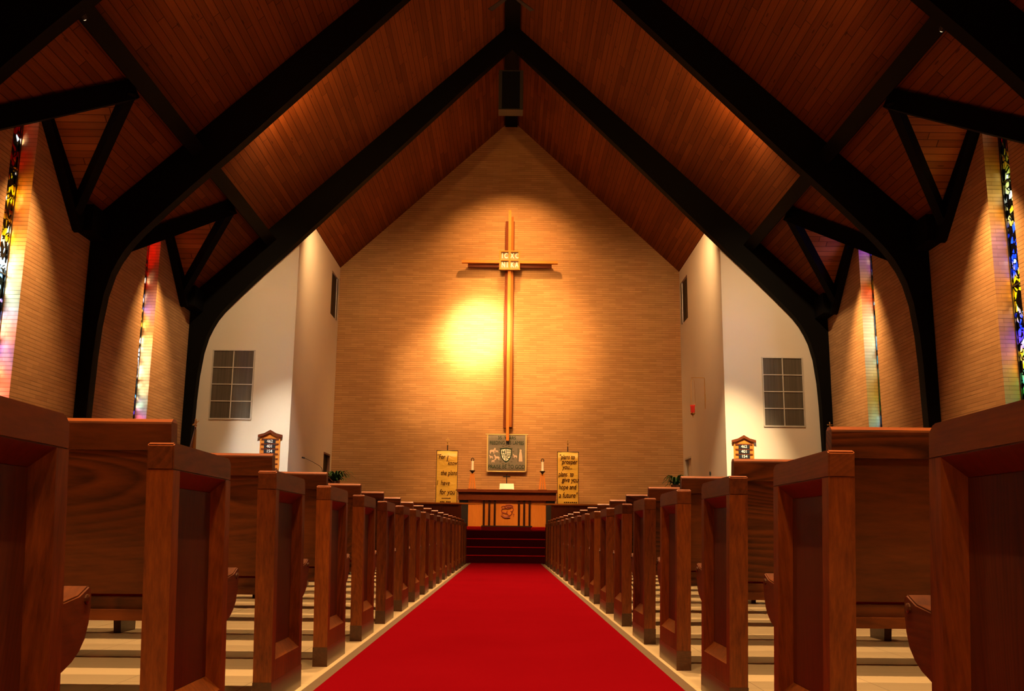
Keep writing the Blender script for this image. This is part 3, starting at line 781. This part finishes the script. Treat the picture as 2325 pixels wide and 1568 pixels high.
def candlestick(x, lab):
    t_ = thing('candlestick', lab, 'candlestick', (x, 28.45, 1.945), 'altar candlesticks')
    m = MB(); m.box(-.13, .13, -.1, .1, 0, .03); m.obj('base', M['red_oak_x'], t_)
    m = MB()
    for k in (-1, 1): m.beam((k * .085, 0, .03), (k * .035, 0, .47), .045, .045, (0, 1, 0), False)
    m.beam((0, .0, .03), (0, 0, .46), .03, .06, (0, 1, 0), False)
    m.box(-.05, .05, -.03, .03, .43, .47)
    m.obj('stand', M['gold_oak'], t_)
    m = MB(); m.lathe([(.02, .47), (.03, .5), (.08, .55), (.085, .565), (.03, .56)]); m.obj('drip_pan', M['iron'], t_)
    m = MB(); m.lathe([(.036, .56), (.036, .83), (.02, .84)]); m.obj('candle', M['wax'], t_)
    m = MB(); m.tube([(.04 * math.sin(i / 12 * 6.283), 0, .875 + .045 * math.cos(i / 12 * 6.283)) for i in range(13)], .012, 6); m.obj('follower', M['iron'], t_)
candlestick(-1.02, 'wooden candlestick with white candle at the left end of the altar')
candlestick(1.02, 'wooden candlestick with white candle at the right end of the altar')
t_ = thing('altar_cross', 'small dark standing cross at the middle of the altar', 'cross', (-.02, 28.5, 1.945))
m = MB(); m.box(-.015, .015, -.012, .012, .05, .47); m.box(-.105, .105, -.012, .012, .38, .41); m.obj('cross', M['iron'], t_)
m = MB(); m.lathe([(.07, 0), (.06, .03), (.02, .05)]); m.obj('base', M['brass'], t_)
t_ = thing('service_book', 'open white book propped on the front edge of the altar', 'book', (-.015, 28.02, 1.945))
m = MB(); m.hexa([(-.21, -.06, .01), (.21, -.06, .01), (.21, -.03, .01), (-.21, -.03, .01), (-.2, .1, .18), (.2, .1, .18), (.2, .13, .18), (-.2, .13, .18)]); m.obj('pages', M['paper'], t_, bevel=.004)
m = MB(); m.box(-.17, .17, -.075, .16, 0, .01); m.obj('cover', M['red_oak_x'], t_)

# ------------------------------------------------------------------ communion rails and kneelers
def rail(x0, x1, lab, side):
    cx = (x0 + x1) / 2; W = abs(x1 - x0) / 2
    t_ = thing('communion_rail', lab, 'rail', (cx, 25.15, ZP), 'communion rails before the altar')
    m = MB(); m.box(-W, W, -.07, .07, .655, .695); tag(m.obj('handrail', M['gold_oak_x'], t_, bevel=.006), label='honey oak handrail')
    sg = 1 if cx > 0 else -1                     # the last stretch towards the opening overhangs
    e = .5
    lo, hi = (-W + e, W) if sg > 0 else (-W, W - e)
    m = MB(); m.box(lo, hi, -.02, .02, .0, .655); m.obj('infill_panel', M['red_oak'], t_)
    n = 8
    for i in range(n):
        px = lo + .03 + (hi - lo - .06) * i / (n - 1)
        m = MB(); m.box(px - .035, px + .035, -.05, -.021, 0, .655); m.obj('post', M['red_oak'], t_)
    k = thing('kneeler_cushion', 'long red kneeling cushion at the foot of the %s communion rail' % side, 'cushion', (cx, 24.97, ZP), 'red kneelers along the rails')
    m = MB(); m.prism([(-.13, 0), (.1, 0), (.1, .07), (.06, .105), (-.08, .105), (-.13, .07)], 'x', -W - .02, W + .02); m.obj('pad', M['kneel'], k, bevel=.02)
rail(-4.6, -.67, 'left communion rail with honey-coloured handrail before the altar', 'left')
rail(.63, 4.6, 'right communion rail with honey-coloured handrail before the altar', 'right')

# ------------------------------------------------------------------ hymn boards
def hymn(x, lab, nums, z0):
    t_ = thing('hymn_board', lab, 'hymn board', (x, YW, z0), 'hymn boards on the cream walls')
    m = MB(); m.prism([(-.25, 0), (.25, 0), (.25, .83), (0, .96), (-.25, .83)], 'y', -.035, -.002); m.obj('board', M['gold_oak'], t_)
    m = MB(); m.prism([(-.30, .80), (-.16, .83), (0, .91), (.16, .83), (.30, .80), (.30, .86), (.15, .90), (0, .985), (-.15, .90), (-.30, .86)], 'y', -.08, -.036); m.obj('pediment', M['red_oak_x'], t_)
    for i in range(8):
        z = .735 - .122 * i
        if z < 0: break
        m = MB(); m.box(-.215, .215, -.05, -.036, z, z + .035); m.obj('slat', M['red_oak_x'], t_)
    for i, nn in enumerate(nums):
        z = .655 - .122 * i
        w = .047 * len(nn)
        m = MB(); m.box(-w + .0, w, -.058, -.051, z - .006, z + .088); cd = m.obj('number_card', M['card'], t_)
        text('lettering', nn, .105, M['ivory'], cd, (0, -.062, z + .043), width=.95, bold=.001)
hymn(-5.91, 'hymn board on the cream wall left of the chancel, four numbers showing', ['462', '401', '154', '90'], 2.20)
hymn(5.88, 'hymn board on the cream wall right of the chancel, half hidden by a pew', ['462', '401', '154', '90'], 2.20)

# ------------------------------------------------------------------ sanctuary lamp
t_ = thing('sanctuary_lamp', 'red glass sanctuary lamp hanging on chains from a bracket on the right chancel wall', 'lamp', (CXW, 26.6, 4.0))
m = MB(); m.tube([(-.012, 0, .15), (-.012, 0, 1.0), (-.03, 0, 1.02), (-.38, 0, 1.02)], .009, 8); m.box(-.012, 0, -.03, .03, .35, .55); m.obj('bracket', M['brass'], t_)
m = MB()
for i in range(3):
    a_ = i * 2.094
    m.tube([(-.36, 0, 1.0), (-.36 + .06 * math.cos(a_), .06 * math.sin(a_), .93), (-.36 + .075 * math.cos(a_), .075 * math.sin(a_), .24)], .004, 5)
m.obj('chain', M['brass'], t_)
m = MB(); m.lathe([(.05, .02), (.06, .06), (.062, .2), (.075, .25), (.07, .25)], (-.36, 0)); m.obj('glass', M['red_glass'], t_, smooth=True)
m = MB(); m.lathe([(.004, -.1), (.012, -.04), (.045, -.015), (.07, .012), (.06, .03)], (-.36, 0)); m.obj('finial', M['brass'], t_)

# ------------------------------------------------------------------ flags
def flag(x, lab, eagle):
    y = 20.6; sc = y / 23.6
    t_ = thing('flag_on_pole', lab, 'flag', (x, y, 0))
    zt = 2.86
    m = MB(); m.lathe([(.17, 0), (.16, .05), (.05, .09), (.03, .14)]); m.obj('base', M['brass'], t_)
    m = MB(); m.tube([(0, 0, .1), (0, 0, zt)], .014, 8); m.obj('pole', M['red_oak'], t_)
    m = MB()
    if eagle:
        m.ball((0, 0, zt + .03), .028); m.ball((0, -.01, zt + .10), .035, (.8, .8, 1.3)); m.ball((.0, -.03, zt + .155), .018)
        m.hexa([(-.01, -.01, zt + .1), (.0, -.01, zt + .08), (.0, .01, zt + .08), (-.01, .01, zt + .1), (-.075, -.008, zt + .05), (-.06, -.008, zt + .03), (-.06, .008, zt + .03), (-.075, .008, zt + .05)])
        m.hexa([(.01, -.01, zt + .1), (.0, -.01, zt + .08), (.0, .01, zt + .08), (.01, .01, zt + .1), (.06, -.008, zt + .14), (.05, -.008, zt + .11), (.05, .008, zt + .11), (.06, .008, zt + .14)])
        m.obj('eagle_finial', M['brass'], t_)
    else:
        m.ball((0, 0, zt + .06), .026); m.lathe([(.015, zt - .02), (.03, zt + .0), (.012, zt + .04)])
        m.box(-.009, .009, -.008, .008, zt + .08, zt + .26); m.box(-.055, .055, -.008, .008, zt + .19, zt + .207)
        m.obj('cross_finial', M['brass'], t_)
    # furled cloth: folds round the pole
    zc = zt - .05
    for i, (mt, nm) in enumerate(((M['flag_red'], 'fold'), (M['flag_white'], 'fold'), (M['flag_gold'], 'fringe'))) :
        m = MB()
        if eagle: pts = [((.015, -.03)[0] + (-.03, -.055, .035)[i] * .3, -.02 - .012 * i, zc), ((-.02, -.05, .02)[i], -.03 - .01 * i, zc - .4), ((-.045, -.075, .01)[i], -.035, zc - .95), ((-.06, -.09, .01)[i], -.03, zc - 1.5)]
        else: pts = [((0, .01, -.01)[i], .035, zc - .1), ((0, .03, -.03)[i], .05, zc - .6), ((0, .05, -.05)[i], .055, zc - 1.4)]
        m.tube(pts, [.012] + [.035] * (len(pts) - 2) + [.05], 8)
        m.obj(nm, mt, t_, smooth=True)
flag(-6.63, 'furled flag on a pole with gold eagle finial before the left far arch', True)
flag(6.86, 'furled flag on a dark pole with small cross finial before the right far arch', False)

# ------------------------------------------------------------------ plants, pulpit, lectern, microphones
def plant(x, y, lab, sp_, seed):
    rd = random.Random(seed)
    t_ = thing('potted_fern', lab, 'plant', (x, y, ZP + 1.10))
    m = MB(); m.lathe([(.1, 0), (.14, .2), (.15, .22), (.13, .22), (.12, .19)]); m.obj('pot', M['pot'], t_)
    m = MB()
    for i in range(70):
        a_ = rd.uniform(0, 6.283); L = sp_ * rd.uniform(.5, 1.1); h = rd.uniform(.1, .36)
        pr = None; side = Vector((-math.sin(a_), math.cos(a_), 0))
        for k in range(7):
            u = k / 6
            p = Vector((math.cos(a_) * L * u, math.sin(a_) * L * u, .2 + h * math.sin(u * 2.2) - .1 * u * u))
            w = .045 * (1 - u * .9) + .004
            q = (p - side * w, p + side * w)
            if pr: m.poly([pr[0], pr[1], q[1], q[0]])
            pr = q
    m.obj('fronds', M['leaf'], t_)
    s_ = thing('plant_stand', 'wooden stand under the ' + lab.split(' in ')[0].replace('green ', '') + ' beside the ' + ('left' if x < 0 else 'right') + ' chancel doorway', 'stand', (x, y, ZP), 'plant stands')
    m = MB(); m.box(-.2, .2, -.2, .2, 1.06, 1.10); m.obj('top', M['red_oak_x'], s_)
    for k in (-1, 1):
        for q in (-1, 1):
            m = MB(); m.box(k * .17 - .02, k * .17 + .02, q * .17 - .02, q * .17 + .02, 0, 1.06); m.obj('leg', M['red_oak'], s_)
plant(-4.82, 27.4, 'green bushy fern in a pot beside the left chancel wall', .62, 3)
plant(4.72, 27.4, 'green arching fern in a pot beside the right chancel wall', .40, 8)

def desk(x, lab, cat, nm):
    t_ = thing(nm, lab, cat, (x, 25.75, ZP))
    m = MB(); m.box(-.3, .3, -.25, .25, 0, 1.22); m.obj('body', M['red_oak'], t_)
    m = MB(); m.hexa([(-.34, -.3, 1.30), (.34, -.3, 1.30), (.34, .3, 1.22), (-.34, .3, 1.22), (-.34, -.3, 1.33), (.34, -.3, 1.33), (.34, .3, 1.25), (-.34, .3, 1.25)]); m.obj('desk_top', M['red_oak_x'], t_)
desk(-4.98, 'wooden pulpit mostly hidden behind the left pews under the gooseneck microphone', 'pulpit', 'pulpit')
desk(5.02, 'wooden lectern mostly hidden behind the right pews', 'lectern', 'lectern')
t_ = thing('gooseneck_microphone', 'thin gooseneck microphone leaning left over the pulpit', 'microphone', (-4.85, 25.75, ZP + 1.30))
m = MB(); m.lathe([(.035, 0), (.035, .02), (.012, .04)]); m.obj('base', M['iron'], t_)
m = MB(); m.tube([(0, 0, .03), (-.04, 0, .27), (-.1, -.0, .33), (-.3, -.02, .44), (-.5, -.05, .53)], .007, 6); m.obj('gooseneck', M['iron'], t_, smooth=True)
m = MB(); m.tube([(-.49, -.05, .525), (-.57, -.06, .545)], [.02, .022], 8); m.obj('head', M['iron'], t_)
t_ = thing('small_microphone', 'short black microphone just showing above a right pew', 'microphone', (5.32, 25.62, ZP + 1.335))
m = MB(); m.lathe([(.03, 0), (.03, .015), (.01, .03), (.008, .16)]); m.obj('stem', M['iron'], t_)
m = MB(); m.lathe([(.018, .16), (.025, .19), (.024, .24), (.01, .26)]); m.obj('head', M['iron'], t_)

# ------------------------------------------------------------------ speaker and fan under the ridge
t_ = thing('hanging_speaker', 'black loudspeaker cabinet hung under the ridge behind the far arch', 'speaker', (-.02, 24.8, 12.1))
m = MB(); m.box(-.25, .24, 0, .4, 0, 1.1); m.obj('cabinet', M['speaker'], t_)
m = MB()
for x0, x1, z0, z1 in ((-.34, -.25, -.03, 1.13), (.24, .33, -.03, 1.13), (-.25, .24, 1.1, 1.13), (-.25, .24, -.03, 0)): m.box(x0, x1, -.01, .4, z0, z1)
m.obj('surround', M['speaker_edge'], t_)
m = MB()
for k in (-.2, .19): m.tube([(k, .2, 1.1), (k * .8, .2, 1.84)], .012, 6)
m.obj('hanger', M['iron'], t_)
t_ = thing('ceiling_fan', 'brown ceiling fan at the top edge of the photo, blades drooping either side', 'fan', (-.03, 15.0, 9.66))
m = MB(); m.lathe([(.05, -.06), (.11, -.03), (.12, .06), (.06, .12)]); m.obj('motor', M['iron'], t_)
m = MB(); m.tube([(0, 0, .1), (0, 0, 4.28)], .015, 8); m.obj('down_rod', M['iron'], t_)
for k in range(5):
    a_ = R(18 + 72 * k + 36)
    m = MB(); d = Vector((math.cos(a_), math.sin(a_), 0)); e = Vector((-d.y, d.x, 0))
    q = []
    for zz in (-.006, .006):
        for r_, w in ((.1, .03), (.62, .045)):
            for sg in (-1, 1): q.append(d * r_ + e * (w * sg) + Vector((0, 0, zz + sg * w * .12)))
    m.hexa([q[0], q[1], q[3], q[2], q[4], q[5], q[7], q[6]])
    m.obj('blade', M['speaker_edge'], t_)

for s, x, z in ((-1, -5.93, 7.66), (1, 5.96, 7.65)):
    t_ = thing('spot_lamp', 'tiny lit lamp glinting where the nearest arch crosses the %s purlin' % ('left' if s < 0 else 'right'), 'lamp', (x, 12.32, z))
    m = MB(); m.tube([(0, -.10, .08), (0, -.02, .02), (0, .05, -.02)], [.02, .035, .04], 10); m.obj('housing', M['iron'], t_)
    m = MB(); m.ball((0, .05, -.02), .026); m.obj('bulb', M['bulb'], t_)
# ------------------------------------------------------------------ light
def spot(name, loc, tgt, power, col, size, blend=.6, radius=.08):
    l = bpy.data.lights.new(name, 'SPOT'); l.energy = power; l.color = col; l.spot_size = R(size); l.spot_blend = blend; l.shadow_soft_size = radius
    o = new_obj(name, l, None, loc); o.rotation_euler = (Vector(tgt) - Vector(loc)).to_track_quat('-Z', 'Y').to_euler(); return o
def area(name, loc, tgt, power, col, sx, sy, spread=180):
    l = bpy.data.lights.new(name, 'AREA'); l.energy = power; l.color = col; l.shape = 'RECTANGLE'; l.size = sx; l.size_y = sy; l.spread = R(spread)
    o = new_obj(name, l, None, loc); o.rotation_euler = (Vector(tgt) - Vector(loc)).to_track_quat('-Z', 'Y').to_euler(); return o
WARM, AMB = (1, .50, .17), (1, .58, .25)
for y in (.2, 6.2, 12.0, 16.9):
    for x in (-.85, .85):
        spot('nave_downlight', (x, y, 10.6), (x * 1.8, y + .3, 0), 3400, AMB, 80, 1, .07)
spot('rear_lamp', (0, -2.8, 5.2), (0, 7, .6), 520, AMB, 70, 1, .12)
for x in (-1.2, 1.2):
    spot('altar_spot', (x, 17.6, 11.8), (x * .3, 28.4, 1.6), 4200, WARM, 30, 1, .06)
spot('chancel_toplight', (.1, 27.0, 12.9), (0, 30.2, 6.8), 3000, WARM, 84, 1, .05)
spot('wall_hotspot', (2.1, 18.45, 11.75), (-1.0, 30.2, 6.85), 26000, (1, .66, .32), 13.5, 1, .08)
spot('wall_hotspot_core', (2.1, 18.5, 11.8), (-.95, 30.2, 6.95), 30000, (1, .86, .62), 11, 1, .08)
spot('wall_hotspot_tail', (2.4, 18.45, 11.6), (-1.9, 30.2, 5.7), 12000, (1, .60, .26), 17, 1, .08)
spot('wall_halo', (-1.6, 18.45, 12.2), (.1, 30.2, 6.7), 17000, (1, .56, .21), 27, 1, .08)
spot('wall_wash', (-2.1, 18.45, 11.75), (.2, 30.2, 4.6), 3800, WARM, 40, 1, .08)
for s in (-1, 1):
    spot('chancel_flood', (s * 4.3, 24.6, 9.2), (s * 4.6, 29.0, 4.6), 480 if s < 0 else 560, (1, .58, .26), 130, .9, .1)
    for b, yc in enumerate(BAYS):
        spot('bay_downlight', (s * 6.9, yc - .05, 7.45), (s * 8.0, yc + .2, 4.3), 1700 if s > 0 else 1300, AMB, 60, 1, .05)
    spot('arch_uplight', (s * 4.6, 18.45, 8.7), (s * 3.6, 21.6, 10.8), 420, WARM, 130, .9, .1)
    spot('arch_uplight', (s * 4.6, 12.45, 8.7), (s * 3.6, 15.6, 10.8), 130, WARM, 130, .9, .1)
    spot('wall_lamp', (s * 4.5, 18.5, 9.5), (s * 5.6, 24.2, 2.3), 9500 if s > 0 else 4200, (1, .72, .40) if s > 0 else (1, .93, .82), 22, 1, .06)
    spot('wall_flood', (s * 4.4, 18.5, 9.6), (s * 7.0, 24.2, 5.0), 1500 if s > 0 else 1100, (1, .66, .36), 60, 1, .06)
for s in (-1, 1):
    for yc in BAYS:
        area('window_daylight', (s * 10.2, yc - 3.2, 6.0), (s * 8.2, yc + .2, 5.0), 1900 if s > 0 else 2200, (.80, .92, 1), 2.2, 5)

w = bpy.data.worlds.new('daylight'); SC.world = w; w.use_nodes = True
bg = w.node_tree.nodes['Background']; bg.inputs[0].default_value = (.62, .80, 1, 1); bg.inputs[1].default_value = 5
l = bpy.data.lights.new('sun', 'SUN'); l.energy = 80; l.color = (1, .97, .92); l.angle = R(24)
o = new_obj('sun', l, None, (-20, 5, 20)); o.rotation_euler = Vector((.30, .95, -.30)).to_track_quat('-Z', 'Y').to_euler()

# ------------------------------------------------------------------ camera
RX = ((.99992, -.00544, .01110), None, None)
d = (-12.0, 428.0); v = (124.5, -11351.0)
f = math.sqrt(-(d[0] * v[0] + d[1] * v[1]))
F = Vector((d[0], d[1], f)).normalized(); U = Vector((v[0], v[1], f)).normalized(); X = F.cross(U)
if X.x < 0: X = -X
row = lambda i: Vector((X[i], F[i], U[i]))      # camera axis i in world coordinates
r_, u_, b_ = row(0), -row(1), -row(2)
cam = bpy.data.cameras.new('camera'); cam.sensor_width = 36; cam.lens = f / 2325 * 36; cam.clip_start = .05; cam.clip_end = 200
co = bpy.data.objects.new('camera', cam); COL.objects.link(co)
co.matrix_world = Matrix(((r_.x, u_.x, b_.x, 0), (r_.y, u_.y, b_.y, 0), (r_.z, u_.z, b_.z, .70), (0, 0, 0, 1)))
SC.camera = co
SC.view_settings.view_transform = 'Standard'; SC.view_settings.look = 'None'
SC.view_settings.gamma = 1; SC.view_settings.use_curve_mapping = False
SC.view_settings.exposure = 0.1
